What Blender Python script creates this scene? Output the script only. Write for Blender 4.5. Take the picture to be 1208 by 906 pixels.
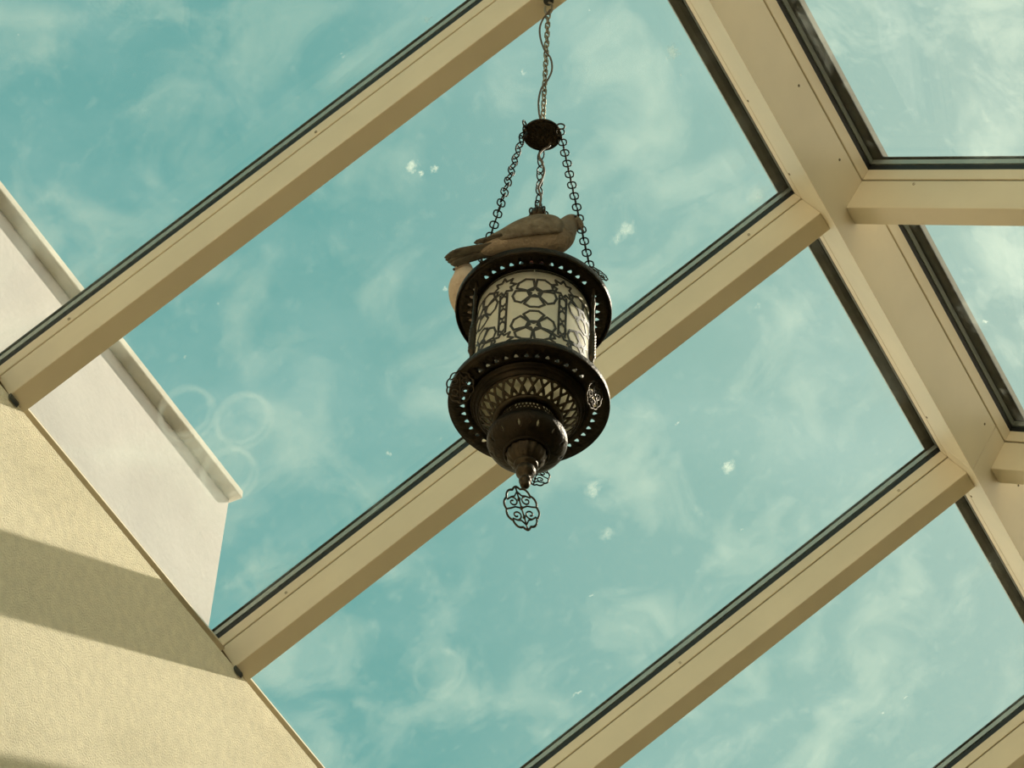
import bpy, bmesh, math, random
from math import sin, cos, pi, radians, sqrt, atan2, tan
from mathutils import Vector, Matrix
from mathutils.geometry import delaunay_2d_cdt
random.seed(7)
for o in list(bpy.data.objects): bpy.data.objects.remove(o)
SC = bpy.context.scene
COL = SC.collection

# ------------------------------------------------------------------ camera
FPX = 3448.3
AZ, EL, RO = radians(-29.8518), radians(48.6447), radians(3.2106)
EYE = Vector((0, 0, 1.6))
CF = Vector((sin(AZ)*cos(EL), cos(AZ)*cos(EL), sin(EL)))
R0 = Vector((cos(AZ), -sin(AZ), 0)); U0 = R0.cross(CF)
CR = R0*cos(RO) + U0*sin(RO); CU = U0*cos(RO) - R0*sin(RO)
cam = bpy.data.cameras.new('camera'); cam.sensor_width = 36; cam.lens = FPX*36/1208
cam.clip_end = 500
camo = bpy.data.objects.new('camera', cam); COL.objects.link(camo)
camo.matrix_world = Matrix(((CR.x, CU.x, -CF.x, EYE.x), (CR.y, CU.y, -CF.y, EYE.y), (CR.z, CU.z, -CF.z, EYE.z), (0, 0, 0, 1)))
SC.camera = camo
vs = SC.view_settings
vs.view_transform = 'Standard'; vs.look = 'None'; vs.gamma = 1; vs.use_curve_mapping = False
vs.exposure = 0.0

# ------------------------------------------------------------------ sun and sky
SUN = Vector((1, 1.6, 1.58)).normalized()
sl = bpy.data.lights.new('sun', 'SUN'); sl.energy = 6.8; sl.angle = radians(0.6); sl.color = (1, .89, .74)
so = bpy.data.objects.new('sun', sl); COL.objects.link(so)
so.rotation_euler = (-SUN).to_track_quat('-Z', 'Y').to_euler(); so.location = (8, 13, 14)

w = bpy.data.worlds.new('sky'); SC.world = w; w.use_nodes = True
nt = w.node_tree; nt.nodes.clear()
def N(t, typ, **k):
    n = t.nodes.new(typ)
    for a, b in k.items(): setattr(n, a, b)
    return n
tc = N(nt, 'ShaderNodeTexCoord')
dt = N(nt, 'ShaderNodeVectorMath', operation='DOT_PRODUCT'); dt.inputs[1].default_value = SUN
nt.links.new(tc.outputs['Generated'], dt.inputs[0])
rp = N(nt, 'ShaderNodeValToRGB')
e = rp.color_ramp.elements
e[0].position = .0; e[0].color = (.10, .34, .35, 1)
e[1].position = 1; e[1].color = (1.5, 1.45, 1.2, 1)
for p_, c_ in ((.60, (.165, .41, .395, 1)), (.68, (.175, .42, .40, 1)), (.725, (.26, .48, .445, 1)), (.765, (.31, .52, .47, 1)), (.84, (.45, .61, .545, 1)), (.95, (.9, .95, .8, 1))):
    x = e.new(p_); x.color = c_
nt.links.new(dt.outputs['Value'], rp.inputs[0])
nz = N(nt, 'ShaderNodeTexNoise'); nz.inputs['Scale'].default_value = 9; nz.inputs['Detail'].default_value = 6; nz.inputs['Roughness'].default_value = .6
mp = N(nt, 'ShaderNodeMapping'); mp.inputs['Scale'].default_value = (1, 1, 2.2)
nt.links.new(tc.outputs['Generated'], mp.inputs[0]); nt.links.new(mp.outputs[0], nz.inputs['Vector'])
cr = N(nt, 'ShaderNodeMapRange'); cr.inputs['From Min'].default_value = .48; cr.inputs['From Max'].default_value = .78; cr.inputs['To Max'].default_value = .26
nt.links.new(nz.outputs['Fac'], cr.inputs['Value'])
mx = N(nt, 'ShaderNodeMixRGB'); mx.inputs[2].default_value = (.62, .80, .72, 1)
nt.links.new(cr.outputs[0], mx.inputs[0]); nt.links.new(rp.outputs[0], mx.inputs[1])
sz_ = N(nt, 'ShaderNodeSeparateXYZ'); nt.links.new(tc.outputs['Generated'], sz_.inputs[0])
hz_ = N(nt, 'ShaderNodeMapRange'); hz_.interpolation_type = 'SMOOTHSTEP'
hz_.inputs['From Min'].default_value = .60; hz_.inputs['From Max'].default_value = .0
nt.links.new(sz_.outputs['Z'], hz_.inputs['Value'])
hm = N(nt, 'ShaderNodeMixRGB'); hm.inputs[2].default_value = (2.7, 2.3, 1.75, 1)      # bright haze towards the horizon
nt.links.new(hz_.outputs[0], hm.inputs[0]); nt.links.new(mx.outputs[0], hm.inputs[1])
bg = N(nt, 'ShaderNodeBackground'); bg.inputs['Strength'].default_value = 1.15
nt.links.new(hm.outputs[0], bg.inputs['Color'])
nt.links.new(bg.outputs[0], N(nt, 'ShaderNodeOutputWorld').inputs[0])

# ------------------------------------------------------------------ materials
def mat(name, col, rough=.5, metal=0, bump=0, bscale=100, var=0, vscale=6, spec=.5, detail=4):
    m = bpy.data.materials.new(name); m.use_nodes = True
    t = m.node_tree; b = t.nodes['Principled BSDF']
    b.inputs['Base Color'].default_value = (*col, 1); b.inputs['Roughness'].default_value = rough
    b.inputs['Metallic'].default_value = metal; b.inputs['Specular IOR Level'].default_value = spec
    tc = N(t, 'ShaderNodeTexCoord')
    if var:
        n = N(t, 'ShaderNodeTexNoise'); n.inputs['Scale'].default_value = vscale; n.inputs['Detail'].default_value = 5
        t.links.new(tc.outputs['Object'], n.inputs['Vector'])
        r = N(t, 'ShaderNodeValToRGB')
        r.color_ramp.elements[0].position = .3; r.color_ramp.elements[1].position = .7
        r.color_ramp.elements[0].color = (*[c*(1-var) for c in col], 1); r.color_ramp.elements[1].color = (*[min(1, c*(1+var)) for c in col], 1)
        t.links.new(n.outputs['Fac'], r.inputs[0]); t.links.new(r.outputs[0], b.inputs['Base Color'])
    if bump:
        n = N(t, 'ShaderNodeTexNoise'); n.inputs['Scale'].default_value = bscale; n.inputs['Detail'].default_value = detail
        t.links.new(tc.outputs['Object'], n.inputs['Vector'])
        bp = N(t, 'ShaderNodeBump'); bp.inputs['Strength'].default_value = bump; bp.inputs['Distance'].default_value = .01
        t.links.new(n.outputs['Fac'], bp.inputs['Height']); t.links.new(bp.outputs[0], b.inputs['Normal'])
    return m
M = {}
M['cream'] = mat('cream_paint', (.76, .65, .46), .42, var=.05, vscale=5, bump=.03, bscale=300)
M['stucco'] = mat('stucco_plaster', (.87, .795, .60), .95, bump=.6, bscale=230, var=.07, vscale=40, spec=.1)
M['white_plaster'] = mat('white_plaster', (.57, .54, .515), .9, bump=.12, bscale=60, var=.08, vscale=3.5, spec=.1)
M['coping'] = mat('coping_concrete', (.60, .57, .49), .9, var=.15, vscale=8, spec=.1)
M['umber'] = mat('umber_plaster', (.40, .34, .25), .9, bump=.3, bscale=120, var=.1, vscale=10, spec=.1)
M['bright_plaster'] = mat('bright_plaster', (.84, .77, .66), .9, bump=.3, bscale=60, var=.05, vscale=3, spec=.1)
M['stone'] = mat('floor_stone', (.28, .235, .17), .6, var=.12, vscale=2)
M['black'] = mat('black_rubber', (.012, .014, .012), .6)
M['seal_shade'] = mat('sealant_and_shade', (.05, .055, .045), .7, var=.4, vscale=30)  # pane edge sealant, also colours the shadow wedges at the rafter feet
M['spacer'] = mat('aluminium_spacer', (.42, .44, .38), .45, metal=.4)
M['flash'] = mat('brown_flashing', (.16, .125, .07), .55)
M['cap'] = mat('grey_cover_cap', (.22, .22, .17), .5)
M['bronze'] = mat('dark_bronze', (.024, .017, .010), .46, metal=.85, bump=.25, bscale=160, var=.5, vscale=25)
M['bronze_light'] = mat('worn_bronze', (.048, .035, .021), .42, metal=.85, bump=.2, bscale=220, var=.4, vscale=40)
M['steel'] = mat('dull_steel', (.30, .26, .19), .45, metal=.8, var=.3, vscale=60)
M['cord'] = mat('brown_cord', (.10, .075, .05), .6)
M['paint_line'] = mat('dark_pattern_paint', (.03, .026, .018), .6)
M['eye'] = mat('bird_eye', (.01, .005, .004), .15)
M['beak'] = mat('bird_beak', (.06, .05, .045), .5)
M['foot'] = mat('bird_foot', (.35, .12, .10), .6)
def bird_mat(name, top, low, zlo, zhi, vs_=90):
    m = mat(name, top, .85, bump=.35, bscale=140, spec=.15)
    t = m.node_tree; b = t.nodes['Principled BSDF']
    tc = N(t, 'ShaderNodeTexCoord'); s = N(t, 'ShaderNodeSeparateXYZ'); t.links.new(tc.outputs['Object'], s.inputs[0])
    n = N(t, 'ShaderNodeTexNoise'); n.inputs['Scale'].default_value = vs_; n.inputs['Detail'].default_value = 3
    mpn = N(t, 'ShaderNodeMapping'); mpn.inputs['Scale'].default_value = (.35, 1, 1)
    t.links.new(tc.outputs['Object'], mpn.inputs[0]); t.links.new(mpn.outputs[0], n.inputs['Vector'])
    ad = N(t, 'ShaderNodeMath', operation='MULTIPLY_ADD'); ad.inputs[1].default_value = (zhi-zlo)*.9; t.links.new(n.outputs['Fac'], ad.inputs[0]); t.links.new(s.outputs['Z'], ad.inputs[2])
    mr = N(t, 'ShaderNodeMapRange'); mr.inputs['From Min'].default_value = zlo+(zhi-zlo)*.45; mr.inputs['From Max'].default_value = zhi+(zhi-zlo)*.45
    t.links.new(ad.outputs[0], mr.inputs['Value'])
    mx = N(t, 'ShaderNodeMixRGB'); mx.inputs[1].default_value = (*low, 1); mx.inputs[2].default_value = (*top, 1)
    t.links.new(mr.outputs[0], mx.inputs[0]); t.links.new(mx.outputs[0], b.inputs['Base Color'])
    return m
M['dove_body'] = bird_mat('dove_plumage', (.185, .148, .105), (.40, .31, .22), .025, .075)
M['dove_pale'] = bird_mat('dove_pale_plumage', (.25, .195, .145), (.55, .43, .32), .085, .12)
M['dove_wing'] = mat('dove_wing', (.175, .142, .100), .85, bump=.4, bscale=120, var=.3, vscale=60, spec=.15)
M['dove_tail'] = mat('dove_tail', (.17, .145, .11), .85, bump=.3, bscale=120, var=.3, vscale=50, spec=.15)

# roof frame constants (z measured from the floor)
TA = radians(29.7349); CA, SA, TN = cos(TA), sin(TA), tan(TA)
XW, ZW = -3.048, 4.684+1.6
UR = 1.533/CA
XA = -1.515 + .06*SA
ZA = ZW + UR*SA - .06*CA
PITCH, RW = .944, .057
Y0 = 3.135
def rooft(u, y, h): return Vector((XW+u*CA-h*SA, y, ZW+u*SA+h*CA))
def ray_roof(px, py, h=.147):
    d = CF + CR*((px-604)/FPX) - CU*((py-453)/FPX)
    n = Vector((-SA, 0, CA)); P = Vector((XW, 0, ZW)) + n*h
    return EYE + d*((P-EYE).dot(n)/d.dot(n))

# glass: tinted sheet, fresnel reflection, dusty film, dried water rings and droppings
def glass_mat():
    m = bpy.data.materials.new('skylight_glass'); m.use_nodes = True
    t = m.node_tree; t.nodes.clear(); L = t.links.new
    g = N(t, 'ShaderNodeNewGeometry')
    tr = N(t, 'ShaderNodeBsdfTransparent'); tr.inputs[0].default_value = (.94, .955, .935, 1)
    gl = N(t, 'ShaderNodeBsdfGlossy'); gl.inputs['Roughness'].default_value = .015
    lw_ = N(t, 'ShaderNodeLayerWeight'); pw = N(t, 'ShaderNodeMath', operation='POWER'); pw.inputs[1].default_value = 5; L(lw_.outputs['Facing'], pw.inputs[0])
    fr = N(t, 'ShaderNodeMath', operation='MULTIPLY_ADD'); fr.inputs[1].default_value = .95; fr.inputs[2].default_value = .045; L(pw.outputs[0], fr.inputs[0])
    lw_.inputs['Blend'].default_value = .5
    ms = N(t, 'ShaderNodeMixShader'); L(fr.outputs[0], ms.inputs[0]); L(tr.outputs[0], ms.inputs[1]); L(gl.outputs[0], ms.inputs[2])
    df = N(t, 'ShaderNodeBsdfTranslucent'); df.inputs[0].default_value = (.80, .84, .74, 1)
    # film
    n1 = N(t, 'ShaderNodeTexNoise'); n1.inputs['Scale'].default_value = 4.2; n1.inputs['Detail'].default_value = 7; n1.inputs['Roughness'].default_value = .62; n1.inputs['Distortion'].default_value = .6
    L(g.outputs['Position'], n1.inputs['Vector'])
    r1 = N(t, 'ShaderNodeMapRange'); r1.inputs['From Min'].default_value = .48; r1.inputs['From Max'].default_value = .75; r1.inputs['To Min'].default_value = .0; r1.inputs['To Max'].default_value = .17
    L(n1.outputs['Fac'], r1.inputs['Value'])
    n2 = N(t, 'ShaderNodeTexNoise'); n2.inputs['Scale'].default_value = 26; n2.inputs['Detail'].default_value = 5
    L(g.outputs['Position'], n2.inputs['Vector'])
    r2 = N(t, 'ShaderNodeMapRange'); r2.inputs['From Min'].default_value = .60; r2.inputs['From Max'].default_value = .85; r2.inputs['To Max'].default_value = .10
    L(n2.outputs['Fac'], r2.inputs['Value'])
    acc = N(t, 'ShaderNodeMath', operation='ADD'); L(r1.outputs[0], acc.inputs[0]); L(r2.outputs[0], acc.inputs[1])
    # small flecks
    v = N(t, 'ShaderNodeTexVoronoi'); v.inputs['Scale'].default_value = 6
    nd = N(t, 'ShaderNodeTexNoise'); nd.inputs['Scale'].default_value = 75; nd.inputs['Detail'].default_value = 4
    L(g.outputs['Position'], nd.inputs['Vector'])
    dv = N(t, 'ShaderNodeMixRGB', blend_type='LINEAR_LIGHT'); dv.inputs[0].default_value = .02; L(g.outputs['Position'], dv.inputs[1]); L(nd.outputs['Color'], dv.inputs[2])
    L(dv.outputs[0], v.inputs['Vector'])
    r3 = N(t, 'ShaderNodeMapRange'); r3.inputs['From Min'].default_value = .05; r3.inputs['From Max'].default_value = .02; r3.inputs['To Max'].default_value = .35
    L(v.outputs['Distance'], r3.inputs['Value'])
    acc2 = N(t, 'ShaderNodeMath', operation='ADD'); L(acc.outputs[0], acc2.inputs[0]); L(r3.outputs[0], acc2.inputs[1])
    last = acc2.outputs[0]
    for (px, py, rr) in ((222, 490, 29), (289, 498, 29.5), (272, 562, 29), (519, 796, 27)):
        c = ray_roof(px, py); rad = rr*c.length/FPX*.97
        ds = N(t, 'ShaderNodeVectorMath', operation='DISTANCE'); ds.inputs[1].default_value = c; L(g.outputs['Position'], ds.inputs[0])
        sb = N(t, 'ShaderNodeMath', operation='SUBTRACT'); sb.inputs[1].default_value = rad; L(ds.outputs['Value'], sb.inputs[0])
        ab = N(t, 'ShaderNodeMath', operation='ABSOLUTE'); L(sb.outputs[0], ab.inputs[0])
        mr = N(t, 'ShaderNodeMapRange'); mr.inputs['From Min'].default_value = .009; mr.inputs['From Max'].default_value = .002; mr.inputs['To Max'].default_value = .075 if py < 700 else .035
        L(ab.outputs[0], mr.inputs['Value'])
        a = N(t, 'ShaderNodeMath', operation='ADD'); L(last, a.inputs[0]); L(mr.outputs[0], a.inputs[1]); last = a.outputs[0]
    for (px, py, rr, st) in ((486, 197, 7, 1), (497, 206, 4, 1), (740, 270, 9, .6), (728, 281, 7, .5), (860, 551, 8, .8), (700, 577, 10, .6), (717, 629, 8, .5), (794, 61, 8, .8), (512, 200, 4, 1), (895, 232, 14, .35)):
        c = ray_roof(px, py); rad = rr*c.length/FPX
        ds = N(t, 'ShaderNodeVectorMath', operation='DISTANCE'); ds.inputs[1].default_value = c; L(dv.outputs[0], ds.inputs[0])
        mr = N(t, 'ShaderNodeMapRange'); mr.inputs['From Min'].default_value = rad*1.1; mr.inputs['From Max'].default_value = rad*.1; mr.inputs['To Max'].default_value = .75*st
        L(ds.outputs['Value'], mr.inputs['Value'])
        a = N(t, 'ShaderNodeMath', operation='ADD'); L(last, a.inputs[0]); L(mr.outputs[0], a.inputs[1]); last = a.outputs[0]
    cl = N(t, 'ShaderNodeMath', operation='MINIMUM'); cl.inputs[1].default_value = .9; L(last, cl.inputs[0])
    m2 = N(t, 'ShaderNodeMixShader'); L(cl.outputs[0], m2.inputs[0]); L(ms.outputs[0], m2.inputs[1]); L(df.outputs[0], m2.inputs[2])
    L(m2.outputs[0], N(t, 'ShaderNodeOutputMaterial').inputs[0])
    return m
M['glass'] = glass_mat()
def lantern_glass():
    m = bpy.data.materials.new('frosted_lantern_glass'); m.use_nodes = True
    t = m.node_tree; t.nodes.clear(); L = t.links.new
    tc = N(t, 'ShaderNodeTexCoord'); n = N(t, 'ShaderNodeTexNoise'); n.inputs['Scale'].default_value = 30; n.inputs['Detail'].default_value = 4
    L(tc.outputs['Object'], n.inputs['Vector'])
    r = N(t, 'ShaderNodeValToRGB'); r.color_ramp.elements[0].color = (.78, .74, .61, 1); r.color_ramp.elements[1].color = (.96, .93, .80, 1)
    L(n.outputs['Fac'], r.inputs[0])
    a = N(t, 'ShaderNodeBsdfTranslucent'); b = N(t, 'ShaderNodeBsdfDiffuse'); L(r.outputs[0], a.inputs[0]); L(r.outputs[0], b.inputs[0])
    m1 = N(t, 'ShaderNodeMixShader'); m1.inputs[0].default_value = .6; L(a.outputs[0], m1.inputs[1]); L(b.outputs[0], m1.inputs[2])
    g = N(t, 'ShaderNodeBsdfGlossy'); g.inputs['Roughness'].default_value = .3
    m2 = N(t, 'ShaderNodeMixShader'); m2.inputs[0].default_value = .05; L(m1.outputs[0], m2.inputs[1]); L(g.outputs[0], m2.inputs[2])
    L(m2.outputs[0], N(t, 'ShaderNodeOutputMaterial').inputs[0])
    return m
M['lglass'] = lantern_glass()

# ------------------------------------------------------------------ mesh helpers
def mesh(name, vf, smooth=False):
    me = bpy.data.meshes.new(name); me.from_pydata([tuple(v) for v in vf[0]], [], vf[1]); me.update()
    bm = bmesh.new(); bm.from_mesh(me); bmesh.ops.recalc_face_normals(bm, faces=bm.faces); bm.to_mesh(me); bm.free()
    if smooth:
        for p in me.polygons: p.use_smooth = True
    return me
def add(name, me, m, parent=None, loc=None, rot=None, bevel=0, solid=0, subs=0, off=0):
    o = bpy.data.objects.new(name, me); COL.objects.link(o)
    if m and not me.materials: me.materials.append(M[m])
    if parent: o.parent = parent
    if loc is not None: o.location = loc
    if rot is not None: o.rotation_euler = rot
    if solid: s = o.modifiers.new('thickness', 'SOLIDIFY'); s.thickness = solid; s.offset = off
    if bevel: b = o.modifiers.new('edge', 'BEVEL'); b.width = bevel; b.segments = 2; b.limit_method = 'ANGLE'
    if subs: s = o.modifiers.new('smooth', 'SUBSURF'); s.levels = subs; s.render_levels = subs
    return o
def tag(o, label=None, cat=None, group=None, kind=None):
    for k, v in (('label', label), ('category', cat), ('group', group), ('kind', kind)):
        if v: o[k] = v
    return o
def empty(name, loc, rot=None, parent=None):
    o = bpy.data.objects.new(name, None); COL.objects.link(o); o.location = loc; o.empty_display_size = .05
    if rot: o.rotation_euler = rot
    if parent: o.parent = parent
    return o
def boxes(*bs):
    V, F = [], []
    for (x0, x1, y0, y1, z0, z1) in bs:
        n = len(V)
        V += [(x0, y0, z0), (x1, y0, z0), (x1, y1, z0), (x0, y1, z0), (x0, y0, z1), (x1, y0, z1), (x1, y1, z1), (x0, y1, z1)]
        F += [tuple(n+i for i in f) for f in ((0, 3, 2, 1), (4, 5, 6, 7), (0, 1, 5, 4), (1, 2, 6, 5), (2, 3, 7, 6), (3, 0, 4, 7))]
    return V, F
def ring(x0, x1, y0, y1, z0, z1, wx0, wx1, wy):   # rectangular frame of four bars
    return boxes((x0, x0+wx0, y0, y1, z0, z1), (x1-wx1, x1, y0, y1, z0, z1), (x0+wx0, x1-wx1, y0, y0+wy, z0, z1), (x0+wx0, x1-wx1, y1-wy, y1, z0, z1))
def prism(poly, y0, y1):                           # polygon in xz swept along y
    n = len(poly); V = [(p[0], y0, p[1]) for p in poly] + [(p[0], y1, p[1]) for p in poly]
    F = [tuple(range(n)), tuple(range(2*n-1, n-1, -1))] + [(i, (i+1) % n, n+(i+1) % n, n+i) for i in range(n)]
    return V, F
def lathe(prof, n=48, closed=False):
    V, F = [], []
    for r, z in prof:
        for i in range(n): V.append((r*cos(2*pi*i/n), r*sin(2*pi*i/n), z))
    m = len(prof)
    for j in range(m-1 if not closed else m):
        k = (j+1) % m
        for i in range(n): F.append((j*n+i, j*n+(i+1) % n, k*n+(i+1) % n, k*n+i))
    return V, F
def tube(pts, r, n=8, closed=False, cap=True):
    pts = [Vector(p) for p in pts]; V, F = [], []; m = len(pts); up = None
    for j, p in enumerate(pts):
        a = pts[(j-1) % m] if (closed or j > 0) else p; b = pts[(j+1) % m] if (closed or j < m-1) else p
        d = (b-a).normalized()
        if up is None: up = d.orthogonal().normalized()
        up = (up - d*up.dot(d)).normalized(); s = d.cross(up)
        rr = r[j] if isinstance(r, (list, tuple)) else r
        for i in range(n): V.append(p + (up*cos(2*pi*i/n) + s*sin(2*pi*i/n))*rr)
    for j in range(m if closed else m-1):
        k = (j+1) % m
        for i in range(n): F.append((j*n+i, j*n+(i+1) % n, k*n+(i+1) % n, k*n+i))
    if not closed and cap: F += [tuple(range(n)), tuple(range((m-1)*n, m*n))]
    return V, F
def join(*parts):
    V, F = [], []
    for v, f in parts:
        n = len(V); V += list(v); F += [tuple(n+i for i in q) for q in f]
    return V, F
def xf(vf, mtx): return [mtx @ Vector(v) for v in vf[0]], vf[1]
def crom(P, n):
    P = [Vector(p) for p in P]; out = []
    for i in range(len(P)-1):
        a = P[max(i-1, 0)]; b = P[i]; c = P[i+1]; d = P[min(i+2, len(P)-1)]
        for k in range(n):
            t = k/n
            out.append(.5*((2*b) + (c-a)*t + (2*a-5*b+4*c-d)*t*t + (3*b-a-3*c+d)*t**3))
    out.append(P[-1]); return out
def inside(p, poly):
    c = False; j = len(poly)-1
    for i in range(len(poly)):
        a, b = poly[i], poly[j]
        if (a[1] > p[1]) != (b[1] > p[1]) and p[0] < (b[0]-a[0])*(p[1]-a[1])/(b[1]-a[1])+a[0]: c = not c
        j = i
    return c
def pierced(L, H, holes, mapf, nx, ny):
    """sheet of length L (wrapped round) and width H with real holes, bent into shape by mapf"""
    V, E = [], []
    for i in range(nx+1):
        for j in range(ny+1):
            q = (L*i/nx, H*j/ny)
            if any(inside(q, h) for h in holes): continue
            V.append(q)
    hs = []
    for h in holes:
        n = len(V); V += list(h); E += [(n+i, n+(i+1) % len(h)) for i in range(len(h))]
        hs.append((min(p[0] for p in h), max(p[0] for p in h), h))
    v2, _, f2, *_r = delaunay_2d_cdt([Vector(p) for p in V], E, [], 0, 1e-7)
    F = []
    for f in f2:
        c = sum((v2[i] for i in f), Vector((0, 0)))/len(f)
        if any(a <= c.x <= b and inside(c, h) for a, b, h in hs): continue
        F.append(tuple(f))
    me = mesh('pierced', ([mapf(v.x/L, v.y/H) for v in v2], F), True)
    bm = bmesh.new(); bm.from_mesh(me); bmesh.ops.remove_doubles(bm, verts=bm.verts, dist=1e-5); bmesh.ops.recalc_face_normals(bm, faces=bm.faces); bm.to_mesh(me); bm.free()
    return me
def trefoil(cx, cy, s, flip=1):
    P = []
    for k in range(3):
        a = radians(90*flip + 120*k)
        ox, oy = cos(a)*s*.55, sin(a)*s*.55
        for d in (-75, -25, 25, 75): P.append((cx+ox+cos(a+radians(d))*s*.48, cy+oy+sin(a+radians(d))*s*.48))
    return P

# ------------------------------------------------------------------ the room
YA, YB = Y0-4*PITCH, Y0+5*PITCH+RW          # gable ends
XR = 2*XA-XW+1.75*CA                        # right hand wall
ZR = ZW-1.75*SA
def struct(name, me, m, label, cat, **k):
    return tag(add(name, me, m, **k), label, cat, kind='structure')
struct('wall_left', mesh('wall_left', boxes((XW-.30, XW, YA-.25, YB+.25, 0, ZW))), 'stucco', 'rough beige stucco wall at lower left with slanting beam shadow', 'wall')
struct('wall_right', mesh('wall_right', boxes((XR, XR+.3, YA-.25, YB+.25, 0, ZR))), 'umber', 'umber plaster wall below the right slope of the skylight', 'wall')
gable = [(XW, 0), (XR, 0), (XR, ZR), (XA, ZA), (XW, ZW)]
struct('wall_back', mesh('wall_back', prism(gable, YB, YB+.25)), 'stucco', 'beige stucco end wall far along the skylight', 'wall')
struct('wall_front', mesh('wall_front', prism(gable, YA-.25, YA)), 'bright_plaster', 'white plaster end wall behind the viewer', 'wall')
struct('floor', mesh('floor', boxes((XW-.3, XR+.3, YA-.25, YB+.25, -.12, 0))), 'stone', 'pale stone floor far below the skylight', 'floor')
# taller white wall outside, seen through the glass
xo = -3.36
zt, ye = 5.664+1.6, 4.363
wo = empty('wall_outside', (xo-.15, 2, 3.6)); tag(wo, 'sunlit white outer wall seen through the glass at left', 'wall', kind='structure')
add('wall_face', mesh('wall_face', boxes((xo-.30, xo, YA-.25, ye, 0+3.6, zt))), 'white_plaster', wo).location = (-(xo-.15), -2, -3.6)
add('coping', mesh('coping', boxes((xo-.34, xo+.036, YA-.25, ye+.012, zt, zt+.028))), 'coping', wo, bevel=.004).location = (-(xo-.15), -2, -3.6)

xq = XR+.42  # unseen wall added to keep low sky light off ridge and undersides
wq = empty('wall_light_blocker', (xq+.15, 2, 3.0)); tag(wq, 'added umber wall out of view beyond the right eave, blocking low sky light', 'wall', kind='structure')
add('wall_face', mesh('wall_face', boxes((xq, xq+.3, YA-.25, YB+.25, 3.0, ZR+2.3))), 'umber', wq).location = (-(xq+.15), -2, -3.0)
add('coping', mesh('coping', boxes((xq-.04, xq+.34, YA-.25, YB+.25, ZR+2.3, ZR+2.34))), 'coping', wq).location = (-(xq+.15), -2, -3.0)

# ------------------------------------------------------------------ rafters
HB, HG0, HG1 = .131, .092, .097
def rafter_meshes(u0, tagn):
    return dict(
        beam=mesh('beam'+tagn, boxes((u0, UR, 0, RW, 0, HG0))),
        glazing_bar=mesh('glazing_bar'+tagn, boxes((u0-.05, UR, 0, RW, HG1, HB))),
        groove_strip=mesh('groove_strip'+tagn, boxes((u0-.01, UR, .004, RW-.004, HG0, HG1))),
        cover_cap=mesh('cover_cap'+tagn, boxes((u0-.10, UR+.02, .010, RW-.010, .1735, .181), (u0-.09, UR+.02, .024, .033, HB, .1735))))
LM = rafter_meshes(0, '_l'); RM = rafter_meshes(-1.75, '_r')
SCREW = mesh('screw', lathe([(0.0002, -.0022), (.0022, -.0020), (.0034, -.0006), (.0034, .0015)], 10), True)
FOOT = mesh('foot_shade', prism([(-.004, -.013), (-.002, .0), (.006, .0), (.004, -.009)], -.002, RW*.5))  # dark wedge standing in for the shadow where rafter meets wall
def rafter(side, k, label):
    y = Y0+k*PITCH
    if side == 'l': o = empty('roof_rafter', (XW, y, ZW), (0, -TA, 0))
    else: o = empty('roof_rafter', (2*XA-XW, y+RW+.012, ZW), (0, -TA, pi))
    for n, me in (LM if side == 'l' else RM).items():
        add(n, me, dict(beam='cream', glazing_bar='cream', groove_strip='flash', cover_cap='cap')[n], o, bevel=.0022 if n in ('beam', 'glazing_bar') else 0)
    if side == 'l': add('foot_shade', FOOT, 'seal_shade', o)
    for us in (UR-.155, UR*.5, .2):
        sy = 0 if side == 'l' else RW
        add('screw', SCREW, 'flash', o, loc=(us, sy, HG1+.012 if side == 'l' else HG0-.012), rot=(pi/2 if side == 'l' else -pi/2, 0, 0))
    tag(o, label, 'roof beam', 'sloping rafters of the skylight', 'structure')
lab_l = {0: 'cream left slope rafter crossing the top, lantern chain hooked under it', 1: 'cream left slope rafter passing right behind the lantern', 2: 'cream left slope rafter crossing below the hanging lantern', 3: 'cream left slope rafter clipped by the bottom right corner'}
lab_r = {1: 'horizontal cream right slope rafter near the upper right corner', 2: 'cream right slope rafter at the right edge, lower of two'}
for k in range(-4, 6):
    rafter('l', k, lab_l.get(k, 'cream left slope rafter outside the picture'))
    rafter('r', k, lab_r.get(k, 'cream right slope rafter outside the picture'))

# ------------------------------------------------------------------ ridge beam
def lr(h, d=0):   # left and right points of the ridge section at height h, pulled in by d
    p = rooft(UR+d, 0, h); return (p.x, p.z), (2*XA-p.x, p.z)
(lx, lz), (rx, rz) = lr(HG0); (gx, gz), (hx, hz) = lr(HG0, .005); (g2, gz2), (h2, hz2) = lr(HG1, .005)
(bx, bz), (dx, dz_) = lr(HG1); (tx, tz), (vx, vz) = lr(HB)
ridge = empty('ridge_beam', (XA, 0, ZA)); tag(ridge, 'cream V shaped ridge beam running down the right side', 'roof beam', kind='structure')
seams = [YA, 1.20, 3.09, 4.975, 6.86, YB]
for s0, s1 in zip(seams, seams[1:]):
    add('ridge_casing', mesh('ridge_casing', xf(prism([(XA, ZA), (rx, rz), (lx, lz)], s0+.0008, s1-.0008), Matrix.Translation((-XA, 0, -ZA)))), 'cream', ridge, bevel=.0015)
TM = Matrix.Translation((-XA, 0, -ZA))
add('groove_strip', mesh('ridge_groove', xf(prism([(gx, gz), (hx, hz), (h2, hz2), (g2, gz2)], YA, YB), TM)), 'flash', ridge)
add('glazing_bar', mesh('ridge_bar', xf(prism([(bx, bz), (dx, dz_), (vx, vz), (tx, tz)], YA, YB), TM)), 'cream', ridge, bevel=.002)
(c1, cz1), (c2, cz2) = lr(.1735, -.022); (c3, cz3), (c4, cz4) = lr(.190, -.022)
topz = cz3 + (XA-c3)*TN; lowz = cz1 + (XA-c1)*TN
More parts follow.
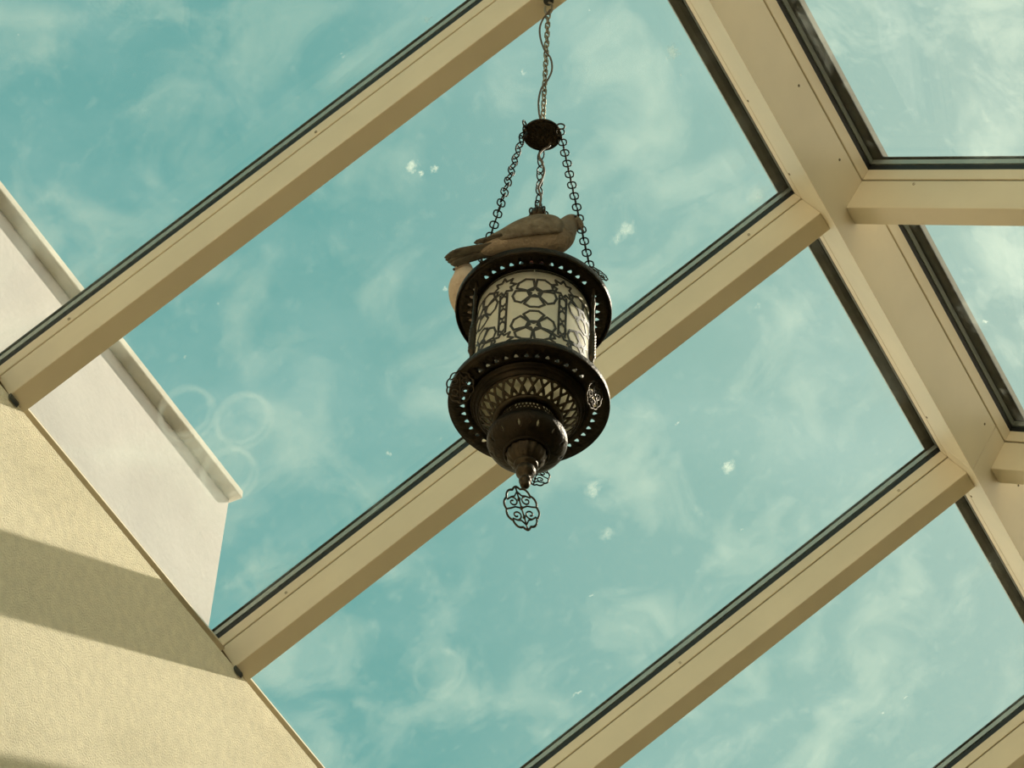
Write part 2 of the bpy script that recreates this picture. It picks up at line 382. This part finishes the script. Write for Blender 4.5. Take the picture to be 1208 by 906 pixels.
add('ridge_cap', mesh('ridge_cap', xf(prism([(c1, cz1), (XA, lowz), (c2, cz2), (c4, cz4), (XA, topz), (c3, cz3)], YA, YB), TM)), 'cap', ridge)
for sg in (-1, 1):
    for yy in (2.86, 3.75, 3.99, 4.93 if sg > 0 else 4.86, 5.17, 5.8):
        p = rooft(UR, yy, .080 if sg < 0 else .060)
        q = Vector((p.x, yy, p.z)) if sg < 0 else Vector((2*XA-p.x, yy, p.z))
        add('screw', SCREW, 'flash', ridge, loc=q-Vector((XA, 0, ZA)), rot=(0, (pi/2-TA) if sg < 0 else -(pi/2-TA), 0))

# ------------------------------------------------------------------ glass panes
GW = PITCH-RW
def window_meshes(u0, t):
    return dict(
        glass_pane=(mesh('glass_pane'+t, boxes((u0-.03, UR+.022, -.022, GW+.022, .1475, .1705))), 'glass'),
        gasket=(mesh('gasket'+t, ring(u0-.012, UR+.018, -.018, GW+.018, HB, .1475, .015, .015, .0155)), 'black'),
        spacer=(mesh('spacer'+t, ring(u0-.02, UR+.018, -.018, GW+.018, .1518, .1662, .020, .014, .0165)), 'spacer'),
        edge_seal=(mesh('edge_seal'+t, ring(u0-.02, UR+.020, -.019, GW+.019, .1708, .1733, .022, .044, .0205)), 'seal_shade'),
        bottom_bar=(mesh('bottom_bar'+t, boxes((u0-.05, u0+.007, .0005, GW-.0005, .083, HB))), 'cream'),
        flashing=(mesh('flashing'+t, boxes((u0-.06, u0-.014, .0005, GW-.0005, .012, .083))), 'flash'))
LWM = window_meshes(0, '_l'); RWM = window_meshes(-1.75, '_r')
wl_l = {-1: 'large glass pane of the left slope in the upper left corner', 0: 'left slope glass pane behind lantern and doves', 1: 'left slope glass pane just below the lantern pendant', 2: 'left slope glass pane in the lower right corner'}
wl_r = {0: 'right slope glass pane in the upper right corner', 1: 'right slope glass pane at the right edge below horizontal rafter', 2: 'right slope glass strip hidden at the lower right edge'}
wn = 0
for k in (-4, -3, -2, -1, 0, 1, 2, 3, 4):
    for side in 'lr':
        wn += 1
        y = Y0+k*PITCH+RW
        if side == 'l': o = empty('window_%d' % wn, (XW, y, ZW), (0, -TA, 0)); lab = wl_l.get(k, 'left slope glass pane outside the picture')
        else: o = empty('window_%d' % wn, (2*XA-XW, y+GW+.012, ZW), (0, -TA, pi)); lab = wl_r.get(k, 'right slope glass pane outside the picture')
        for n, (me, m) in (LWM if side == 'l' else RWM).items(): add(n, me, m, o)
        tag(o, lab, 'skylight pane', 'glass panes of the skylight', 'structure')

# ------------------------------------------------------------------ lantern
LA = Vector((-1.77469, 3.15980, 4.06846+1.6))      # centre of the lower flange
LROT = -AZ                                          # local x = to the right of the viewer, y = away
lan = empty('hanging_lantern', LA, (0, 0, LROT))
tag(lan, 'dark pierced bronze lantern with patterned glass hanging on chains', 'lantern')
ZT = .262
def lp(name, vf, m, smooth=True, parent=None, **k):
    return add(name, mesh(name, vf, smooth) if isinstance(vf, tuple) else vf, m, parent or lan, **k)
# pierced flanges: flat ring with trefoil holes
NH = 40
def flange_holes():
    Lc = 2*pi*.1225; H = .149-.108; hs = []
    for i in range(NH):
        th = 2*pi*(i+.5)/NH
        if min(abs((th-a+pi) % (2*pi)-pi) for a in (radians(90), radians(210), radians(330))) < .05: continue
        hs.append(trefoil(Lc*(i+.5)/NH, .1235-.108, .0048, 1))
    return Lc, H, hs
Lc, Hc, hs = flange_holes()
fl_me = pierced(Lc, Hc, hs, lambda a, b: Vector(((.108+b*Hc)*cos(2*pi*a), (.108+b*Hc)*sin(2*pi*a), 0)), 160, 4)
lp('lower_flange', fl_me, 'bronze', loc=(0, 0, -.010), solid=.0018)
lp('upper_flange', fl_me, 'bronze', loc=(0, 0, ZT), solid=.0018)
def rim(z): return lathe([(.1475, z-.006), (.1500, z-.007), (.1515, z-.004), (.1512, z+.008), (.1495, z+.011), (.1475, z+.010)], 96, True)
lp('flange_rim', rim(-.004), 'bronze'); lp('flange_rim', rim(ZT+.002), 'bronze')
# stepped collar between the lower flange and the lattice
lp('collar', lathe([(.109, -.006), (.1095, -.012), (.108, -.016), (.105, -.014), (.104, -.018), (.1015, -.020), (.100, -.018), (.0985, -.026), (.0955, -.030), (.093, -.030), (.093, -.026), (.0955, -.020), (.104, -.008)], 72, True), 'bronze')
# lattice cone
ND = 26; Ll, Hl = 2*pi*.079, .037
hs = []
for i in range(ND):
    x0 = Ll*(i+.25)/ND; d = Ll/ND
    hs.append([(x0, Hl*.5-.0120), (x0+.0072, Hl*.5+.001), (x0, Hl*.5+.0135), (x0-.0072, Hl*.5+.001)])
    x1 = x0+d*.5
    hs.append(trefoil(x1, Hl*.82, .0042, -1)); hs.append(trefoil(x1, Hl*.16, .0036, 1))
def lat(a, b):
    r = .064+(.0935-.064)*b; z = -.053+(.053-.029)*b**1.25
    return Vector((r*cos(2*pi*a), r*sin(2*pi*a), z))
lp('lattice', pierced(Ll, Hl, hs, lat, 104, 5), 'bronze_light', solid=.0016)
# neck with fine fretwork
lp('neck_ring', lathe([(.0645, -.050), (.0655, -.054), (.063, -.057), (.0525, -.0575), (.0515, -.054)], 60, True), 'bronze_light')
Ln, Hn = 2*pi*.054, .025; hs = []
for i in range(48):
    if i % 8 == 7: continue
    for j in range(3):
        cx_ = Ln*(i+.5+(.25 if j % 2 else -.25))/48; cy_ = Hn*(j+.5)/3
        hs.append([(cx_-.0026, cy_), (cx_, cy_-.0034), (cx_+.0026, cy_), (cx_, cy_+.0034)])
def nk(a, b):
    r = .052+.004*b*b; return Vector((r*cos(2*pi*a), r*sin(2*pi*a), -.057-.026*b))
lp('fretwork_band', pierced(Ln, Hn, hs, nk, 96, 4), 'bronze_light', solid=.0012)
# bulb with drop shaped holes
Lb, Hb = 2*pi*.066, .10; hs = []
for i in range(12):
    xc = Lb*(i+.5)/12
    hs.append([(xc, Hb*.60), (xc+.0022, Hb*.655), (xc+.0018, Hb*.70), (xc, Hb*.715), (xc-.0018, Hb*.70), (xc-.0022, Hb*.655)])
    if i % 2: hs.append([(xc+.003*cos(2*pi*q/8), Hb*.22+.003*sin(2*pi*q/8)) for q in range(8)])
bprof = crom([(.0590, -.0820, 0), (.0640, -.088, 0), (.0705, -.097, 0), (.0738, -.107, 0), (.0715, -.119, 0), (.062, -.131, 0), (.0485, -.138, 0), (.041, -.140, 0)], 6)
def bl(a, b):
    t = b*(len(bprof)-1); i = min(int(t), len(bprof)-2); q = bprof[i].lerp(bprof[i+1], t-i)
    return Vector((q.x*cos(2*pi*a), q.x*sin(2*pi*a), q.y))
lp('bulb', pierced(Lb, Hb, hs, bl, 72, 16), 'bronze', solid=.0015)
lp('bulb_shoulder', lathe([(.0555, -.0810), (.0585, -.0805), (.0605, -.0830), (.0590, -.0855), (.0555, -.0840)], 60, True), 'bronze_light')
# finial : ring, fluted cup, ball, tip
lp('cup_ring', lathe([(.040, -.136), (.0435, -.139), (.043, -.143), (.039, -.145), (.036, -.142)], 48, True), 'bronze')
V, F = lathe([(.037, -.142), (.0365, -.148), (.033, -.158), (.027, -.166), (.0205, -.170)], 64)
V = [(v[0]*(1+.035*cos(16*atan2(v[1], v[0]))), v[1]*(1+.035*cos(16*atan2(v[1], v[0]))), v[2]) for v in V]
lp('fluted_cup', (V, F), 'bronze_light')
lp('finial', lathe([(.020, -.168), (.0225, -.171), (.0215, -.176), (.017, -.178), (.0155, -.180), (.0175, -.184), (.0188, -.190), (.0175, -.196), (.0135, -.202), (.0105, -.206), (.0095, -.210), (.0118, -.213), (.0115, -.217), (.009, -.220), (.0095, -.224), (.0075, -.229), (.003, -.232), (.0003, -.2325)], 32), 'bronze_light')
# glass cylinder and its dark star pattern
RG = .1075
lp('glass_cylinder', lathe([(RG, -.006), (RG, .08), (RG, .17), (RG, ZT-.002), (RG-.003, ZT-.002), (RG-.003, .17), (RG-.003, .08), (RG-.003, -.006)], 96, True), 'lglass')
def ribbons(polys, wid, r):
    V, F = [], []
    def mp_(p): a = p[0]/r; return Vector((r*sin(a), -r*cos(a), p[1]))
    for poly in polys:
        for a, b in zip(poly, poly[1:]):
            a, b = Vector(a), Vector(b); l = (b-a).length
            if l < 1e-6: continue
            d = (b-a)/l; n = Vector((-d.y, d.x))*wid/2; a2, b2 = a-d*wid*.35, b+d*wid*.35
            st = max(1, int(l/.008)); base = len(V)
            for i in range(st+1):
                c = a2.lerp(b2, i/st)
                if not (-.003 < c.y < ZT-.004): c.y = min(max(c.y, -.003), ZT-.004)
                V.append(mp_(c+n)); V.append(mp_(c-n))
            for i in range(st): F.append((base+2*i, base+2*i+1, base+2*i+3, base+2*i+2))
    return V, F
NP = 6; W = 2*pi*RG/NP; polys = []
def rotp(P, a, c): return [(c[0]+p[0]*cos(a)-p[1]*sin(a), c[1]+p[0]*sin(a)+p[1]*cos(a)) for p in P]
for k in range(NP):
    c0 = W*k
    for (zc, flip) in ((.017, -1), (.094, 1), (.191, -1)):
        star = []
        for i in range(10):
            rr = .0165 if i % 2 else .0075; an = radians(90+36*i); star.append((c0+rr*cos(an), zc+flip*rr*sin(an)))
        polys.append(star+[star[0]])
        for i in range(5):
            pt = [(-.0085, .0125), (-.0195, .033), (-.0085, .0425), (.0085, .0425), (.0195, .033), (.0085, .0125)]
            q = rotp(pt, radians(72*i), (0, 0)); q = [(c0+x_, zc+flip*y_) for x_, y_ in q]
            q = [(min(max(x_, c0-W/2+.0085), c0+W/2-.0085), y_) for x_, y_ in q]
            polys.append(q+[q[0]])
    xb = c0+W/2
    bz_ = (.022, .179)
    for zc in (.064, .221):
        st = []
        for i in range(16):
            rr = .0245 if i % 2 else .0150; an = 2*pi*i/16+pi/16*2; st.append((xb+rr*cos(an), zc+rr*sin(an)))
        polys.append(st+[st[0]])
    for sx in (-.0075, .0075):
        polys.append([(xb+sx, .086), (xb+sx, .199)]); polys.append([(xb+sx, .0), (xb+sx, .042)])
    for i in range(3):
        zc = .105+.0375*i
        hx_ = [(xb+.0075, zc-.008), (xb+.0075, zc+.008), (xb, zc+.0155), (xb-.0075, zc+.008), (xb-.0075, zc-.008), (xb, zc-.0155)]
        polys.append(hx_+[hx_[0]])
polys.append([(W*i/4, .001) for i in range(4*NP+1)]); polys.append([(W*i/4, ZT-.007) for i in range(4*NP+1)])
lp('star_pattern', ribbons(polys, .0046, RG+.0009), 'paint_line', False, solid=.0008)
# turned rods, nuts and filigree plates at three places round the rim
def scroll(c, r0, turns, a0, sgn, n=18):
    return [(c[0]+r0*(1-.78*i/n)*cos(a0+sgn*turns*2*pi*i/n), 0, c[1]+r0*(1-.78*i/n)*sin(a0+sgn*turns*2*pi*i/n)) for i in range(n+1)]
def filigree(wd=.027, ht=.037, r=.0016):
    parts = []; out = []
    n = 120
    for i in range(n):
        th = 2*pi*i/n
        lob = 1+.10*abs(sin(5*th+pi/2*0))-.05
        s = abs(cos(th))**1.15*(1 if cos(th) > 0 else -1); c = abs(sin(th))**1.0*(1 if sin(th) > 0 else -1)
        out.append((wd*lob*s, 0, ht*lob*c))
    parts.append(tube(out, r*1.15, 6, True))
    for sx in (-1, 1):
        parts.append(tube(scroll((sx*.0115, .012), .0085, 1.1, pi/2, sx), r*.9, 6))
        parts.append(tube(scroll((sx*.0115, -.012), .0085, 1.1, -pi/2, -sx), r*.9, 6))
        parts.append(tube([(0, 0, .030), (sx*.006, 0, .022), (sx*.012, 0, .021), (sx*.020, 0, .017)], r*.9, 6))
        parts.append(tube([(0, 0, -.030), (sx*.006, 0, -.022), (sx*.012, 0, -.021), (sx*.020, 0, -.017)], r*.9, 6))
        parts.append(tube([(0, 0, 0), (sx*.010, 0, .003), (sx*.018, 0, .001), (sx*.026, 0, 0)], r*.9, 6))
    parts.append(tube([(0, 0, ht), (0, 0, .02), (0, 0, 0), (0, 0, -.02), (0, 0, -ht)], r*.9, 6))
    for z_ in (.0, .016, -.016):
        parts.append(xf(lathe([(.0002, -.002), (.0028, -.002), (.0028, .002), (.0002, .002)], 8), Matrix.Translation((0, 0, z_)) @ Matrix.Rotation(pi/2, 4, 'X')))
    return join(*parts)
FIL = mesh('filigree_plate', filigree(), True)
ROD = mesh('rod', lathe([(.0004, -.012), (.0045, -.012), (.0045, -.006), (.0028, -.004)] + [(.0030, .02), (.0032, .05), (.0044, .054), (.0062, .058)]
    + [(.0062+.0011*cos(i*pi), .062+.0042*i) for i in range(16)] + [(.0058, .130), (.0042, .136), (.0036, .15), (.0030, .20), (.0044, .215), (.0044, .222), (.0030, .226), (.0030, ZT+.006), (.0055, ZT+.007), (.0055, ZT+.013), (.0004, ZT+.016)], 14), True)
NUT = mesh('nut', lathe([(.0003, -.022), (.003, -.021), (.0045, -.017), (.0035, -.013), (.008, -.012), (.008, -.010), (.0003, -.0095)], 14), True)
RA = .130
ang = (radians(210), radians(330), radians(90))
for i, a in enumerate(ang):
    p = Vector((RA*cos(a), RA*sin(a), 0))
    r_ = lp('rod', ROD, 'bronze_light', loc=p)
    add('nut', NUT, 'bronze', r_)
ploc = [(-.1285, -.058, -.033, (radians(35), 0, radians(-8))), (.119, -.058, -.036, (radians(20), radians(20), radians(72))), (.022, .136, -.050, (0, radians(10), radians(15))), (-.004, -.004, -.290, (0, radians(-14), radians(6)))]
for x_, y_, z_, ro_ in ploc:
    f_ = lp('filigree_plate', FIL, 'bronze_light', loc=(x_, y_, z_), rot=ro_)
    f_.scale = (.92, .92, .80) if z_ > -.2 else (1.08, 1, 1.42)
f_ = lp('filigree_plate', FIL, 'bronze_light', loc=(.121, -.060, ZT+.055), rot=(radians(-20), radians(-38), radians(38))); f_.scale = (.62, .62, .62)
# cap above the upper flange, crown, canopy disc
lp('cap', lathe([(.1095, ZT+.001), (.1085, ZT+.010), (.062, ZT+.0115), (.060, ZT+.018), (.055, ZT+.022), (.052, ZT+.04), (.046, ZT+.075), (.037, ZT+.11), (.029, ZT+.15), (.023, ZT+.20), (.018, ZT+.26), (.013, ZT+.29), (.0003, ZT+.292)], 48), 'bronze')
crown = [lathe([(.0003, ZT+.288), (.013, ZT+.290), (.017, ZT+.300), (.0155, ZT+.312), (.010, ZT+.318), (.0003, ZT+.320)], 20)]
for i in range(7):
    a = 2*pi*i/7
    crown.append(xf(tube([(.0145+.0055*cos(2*pi*q/12), 0, ZT+.306+.011*sin(2*pi*q/12)) for q in range(12)], .0018, 6, True), Matrix.Rotation(a, 4, 'Z')))
lp('crown', join(*crown), 'bronze_light')
ZD = .839
lp('canopy_disc', lathe([(.0003, ZD-.003), (.012, ZD-.004), (.030, ZD-.002), (.0385, ZD-.006), (.0405, ZD-.004), (.040, ZD), (.034, ZD+.008), (.020, ZD+.018), (.008, ZD+.024), (.006, ZD+.032), (.0003, ZD+.034)], 40), 'bronze')
def linkmesh(name, wd, ln, r):
    P = []
    ra = wd/2-r; st = ln/2-wd/2
    for i in range(12): a = pi*i/11; P.append((ra*cos(a), 0, st+ra*sin(a)))
    for i in range(12): a = pi+pi*i/11; P.append((ra*cos(a), 0, -st+ra*sin(a)))
    return mesh(name, tube(P, r, 7, True), True)
LK = linkmesh('link', .0195, .0270, .00155); LK2 = linkmesh('link_long', .0130, .0262, .00185)
def chain(a, b, me, pitch, m, twist=0.0, tw=0.0):
    a, b = Vector(a), Vector(b); n = round((b-a).length/pitch); d = (b-a).normalized()
    c = empty('chain', a, parent=lan)
    z = d; x = Vector((1, 0, 0)); x = (x-z*x.dot(z)).normalized(); y = z.cross(x)
    B = Matrix((x, y, z)).transposed().to_4x4()
    for i in range(n):
        o = add('link', me, m, c)
        mt = Matrix.Translation((b-a)*((i+.5)/n)) @ B @ Matrix.Rotation((pi/2 if i % 2 else 0)+twist+tw*i, 4, 'Z')
        o.matrix_local = mt
    return c
for a, tw0, tw in zip(ang, (radians(-70), radians(8), radians(40)), (radians(3.2), 0, radians(2))):
    top = Vector((.041*cos(a), .041*sin(a), ZD-.008)); bot = Vector((RA*cos(a), RA*sin(a), ZT+.012))
    chain(top, bot, LK, .0205, 'bronze', tw0, tw)
    rg = lp('disc_ring', linkmesh('disc_ring', .020, .022, .0018), 'bronze_light', loc=(.043*cos(a), .043*sin(a), ZD+.001), rot=(0, 0, a+.5))
ZH = 1.3427
chain((0, 0, ZH-.060), (0, 0, ZD+.030), LK2, .0178, 'steel', radians(20), radians(1))
# hook screwed under the rafter and the cord wound round the chain
hk = lp('ceiling_hook', tube(crom([(0, 0, ZH+.003), (0, 0, ZH-.014), (.007, 0, ZH-.022), (.0085, 0, ZH-.040), (.004, 0, ZH-.058), (-.003, 0, ZH-.061), (-.007, 0, ZH-.050), (-.0065, 0, ZH-.034)], 5), .0028, 8), 'steel')
add('hook_plate', mesh('hook_plate', lathe([(.0003, ZH-.016), (.009, ZH-.016), (.0115, ZH-.012), (.0115, ZH-.004), (.004, ZH-.001), (.004, ZH+.003)], 20), True), 'black', hk)
cp = [(.004, -.004, ZH-.05), (-.010, -.003, ZH-.085), (-.0165, -.003, ZH-.12), (-.014, -.003, ZH-.16), (-.004, -.004, ZH-.205), (.010, -.004, ZH-.235), (.014, -.003, ZH-.275), (.006, -.004, ZH-.315), (-.006, -.004, ZH-.345), (-.011, -.003, ZH-.39), (-.008, -.003, ZH-.44), (0, 0, ZD+.028)]
lp('cord', tube(crom(cp, 6), .0021, 8), 'cord')
cp = [(.018, .016, ZD-.003), (.016, .014, ZD-.022), (.004, .010, ZD-.040), (-.004, .006, ZD-.065), (.002, .002, ZD-.095), (.008, 0, ZD-.125), (.004, 0, ZD-.155), (-.002, 0, ZD-.185), (.004, 0, ZD-.215), (0, 0, ZT+.318)]
lp('cord', tube(crom(cp, 6), .0024, 8), 'cord')

# ------------------------------------------------------------------ doves
def loft(secs, n=20):
    """secs: (centre, forward dir, half width, half height)"""
    V, F = [], []
    for c, d, wd, ht in secs:
        d = Vector(d).normalized(); s = Vector((0, 0, 1)).cross(d)
        s = s.normalized() if s.length > 1e-4 else Vector((0, 1, 0)); u = d.cross(s)
        for i in range(n):
            a = 2*pi*i/n; V.append(Vector(c)+s*wd*cos(a)+u*ht*sin(a))
    m = len(secs)
    for j in range(m-1):
        for i in range(n): F.append((j*n+i, j*n+(i+1) % n, (j+1)*n+(i+1) % n, (j+1)*n+i))
    F += [tuple(range(n)), tuple(range((m-1)*n, m*n))]
    return V, F
def spine(P, k=5):
    """P: (x, z, half width, half height, y)"""
    C = crom([(p[0], p[4] if len(p) > 4 else 0, p[1]) for p in P], k); W_ = crom([(p[2], p[3], 0) for p in P], k)
    S = []
    for i in range(len(C)):
        a, b = C[max(i-1, 0)], C[min(i+1, len(C)-1)]
        S.append((C[i], b-a, max(W_[i].x, .0006), max(W_[i].y, .0006)))
    return S
def feather(pts, wid, th):
    """flat blade along pts (x,y,z) with widths across the local y axis"""
    C = crom(pts, 4); n = len(C); V, F = [], []
    for i, c in enumerate(C):
        t = i/(n-1); wv = wid*(min(1, (t*6+.35)))*sqrt(max(0, 1-max(0, (t-.72)/.28)**2.2)) + .0006
        for s, zz in ((-1, 0), (-.5, th*.7), (0, th), (.5, th*.7), (1, 0), (.5, -th*.5), (0, -th*.6), (-.5, -th*.5)):
            V.append(c+Vector((0, s*wv, zz)))
    for i in range(n-1):
        for k in range(8): F.append((i*8+k, i*8+(k+1) % 8, (i+1)*8+(k+1) % 8, (i+1)*8+k))
    F += [tuple(range(8)), tuple(range((n-1)*8, n*8))]
    return V, F
def dove(loc, rotz, P, label, bodymat, wing, tailpts, head, beak, eye_r=.0032, feet=((.0, .032), (-.004, .006)), legz=.042):
    o = empty('dove', loc, (0, 0, rotz)); tag(o, label, 'bird', 'doves on the lantern')
    add('body', mesh('dove_body', loft(spine(P)), True), bodymat, o, subs=1)
    # beak
    b0, b1 = Vector(beak[0]), Vector(beak[1]); d = b1-b0
    add('beak', mesh('beak', tube([b0-d*.3, b0, b0+d*.5, b1], [.0042, .0038, .0026, .0006], 10), True), 'beak', o)
    for s in (-1, 1):
        h = Vector(head); add('eye', mesh('eye', lathe([(.0003, -eye_r), (eye_r*.7, -eye_r*.7), (eye_r, 0), (eye_r*.7, eye_r*.7), (.0003, eye_r)], 12), True), 'eye', o, loc=h+Vector((0, s*.0166, 0)))
        # folded wing: shoulder shield with long primaries
        Wp = [(Vector((x_, s*y_, z_)), hw, hh) for x_, y_, z_, hw, hh in wing]
        C = crom([q[0] for q in Wp], 5); Q = crom([(q[1], q[2], 0) for q in Wp], 5); S = []
        for i in range(len(C)):
            a, b = C[max(i-1, 0)], C[min(i+1, len(C)-1)]; S.append((C[i], b-a, max(Q[i].x, .0005), max(Q[i].y, .0005)))
        wg = add('wing', mesh('wing', loft(S, 14), True), 'dove_wing', o, subs=1)
        e0 = Wp[-3][0]; e1 = Wp[-1][0]
        for k in range(4):
            q0 = e0+Vector((0, s*.003*(k-1), -.003*k)); q1 = e1.lerp(e0, .10*k)+Vector((-.004, s*.002*k, -.0035*k))
            add('flight_feather', mesh('flight_feather', feather([q0, q0.lerp(q1, .5)+Vector((0, 0, .001)), q1], .0062, .0011), True), 'dove_tail', wg)
    # tail of overlapping feathers
    t0, t1 = Vector(tailpts[0]), Vector(tailpts[1])
    for k in range(-3, 4):
        q0 = t0+Vector((0, k*.0022, -abs(k)*.0012)); q1 = t1+Vector((abs(k)**1.6*.0022, k*.0046, -abs(k)*.0010))
        add('tail_feather', mesh('tail_feather', feather([q0, q0.lerp(q1, .5)+Vector((0, 0, .001)), q1], .0095, .0016), True), 'dove_tail', o)
    # legs and toes
    for fx, fy in feet:
        parts = [tube([(fx-.006, fy, legz), (fx-.002, fy, .02), (fx, fy, .003)], [.004, .0026, .0026], 8)]
        for an in (-.45, 0, .45, pi):
            ln = .020 if an != pi else .012
            parts.append(tube([(fx, fy, .004), (fx+cos(an)*ln*.6, fy+sin(an)*ln*.6, .0032), (fx+cos(an)*ln, fy+sin(an)*ln, .0016)], [.0024, .002, .0012], 6))
        add('leg', mesh('leg', join(*parts), True), 'foot', o)
    return o
def lw(x, y, z):
    return LA + Vector((x*cos(LROT)-y*sin(LROT), x*sin(LROT)+y*cos(LROT), z))
ZF = ZT+.0115
P1_ = [(-.112, .022, .006, .004), (-.098, .027, .014, .010), (-.078, .038, .022, .018), (-.050, .052, .031, .029), (-.014, .065, .038, .039), (.020, .073, .039, .042), (.040, .084, .032, .036), (.051, .099, .024, .026), (.058, .113, .0195, .0205), (.066, .1215, .0188, .0188), (.076, .1185, .0135, .0130), (.0825, .111, .0065, .007), (.0845, .107, .003, .003)]
W1_ = [(.050, .024, .078, .003, .010), (.034, .032, .075, .008, .026), (.0, .034, .069, .010, .031), (-.036, .029, .059, .009, .026), (-.068, .020, .048, .006, .017), (-.098, .012, .039, .004, .008), (-.118, .008, .034, .002, .003)]
dove(lw(0, -.118, ZF), LROT, P1_, 'grey brown dove perched on the near rim of the lantern facing right', 'dove_body', W1_, ((-.080, 0, .034), (-.176, 0, -.006)), (.070, 0, .123), ((.0805, 0, .111), (.090, 0, .096)))
fwd = atan2(-.8, -.6)
P2_ = [(-.120, .020, .006, .004), (-.100, .026, .016, .011), (-.075, .038, .028, .023), (-.045, .050, .037, .034), (-.010, .060, .042, .041), (.018, .064, .043, .044), (.034, .076, .037, .038), (.040, .094, .027, .028), (.044, .108, .0205, .021), (.051, .118, .0178, .0178), (.060, .1155, .0120, .0120), (.066, .110, .006, .006), (.068, .108, .003, .003)]
W2_ = [(.022, .034, .074, .003, .010), (.006, .042, .074, .006, .024), (-.026, .041, .066, .006, .027), (-.056, .034, .056, .005, .022), (-.085, .023, .044, .004, .014), (-.110, .013, .034, .003, .007), (-.128, .008, .028, .002, .003)]
dove(lw(-.113, .046, ZF), LROT+fwd, P2_, 'second dove half hidden behind the rim, only pale breast showing', 'dove_pale', W2_, ((-.090, 0, .034), (-.175, 0, .012)), (.056, 0, .119), ((.064, 0, .110), (.077, 0, .104)), feet=((-.012, .016), (-.012, -.016)), legz=.04)
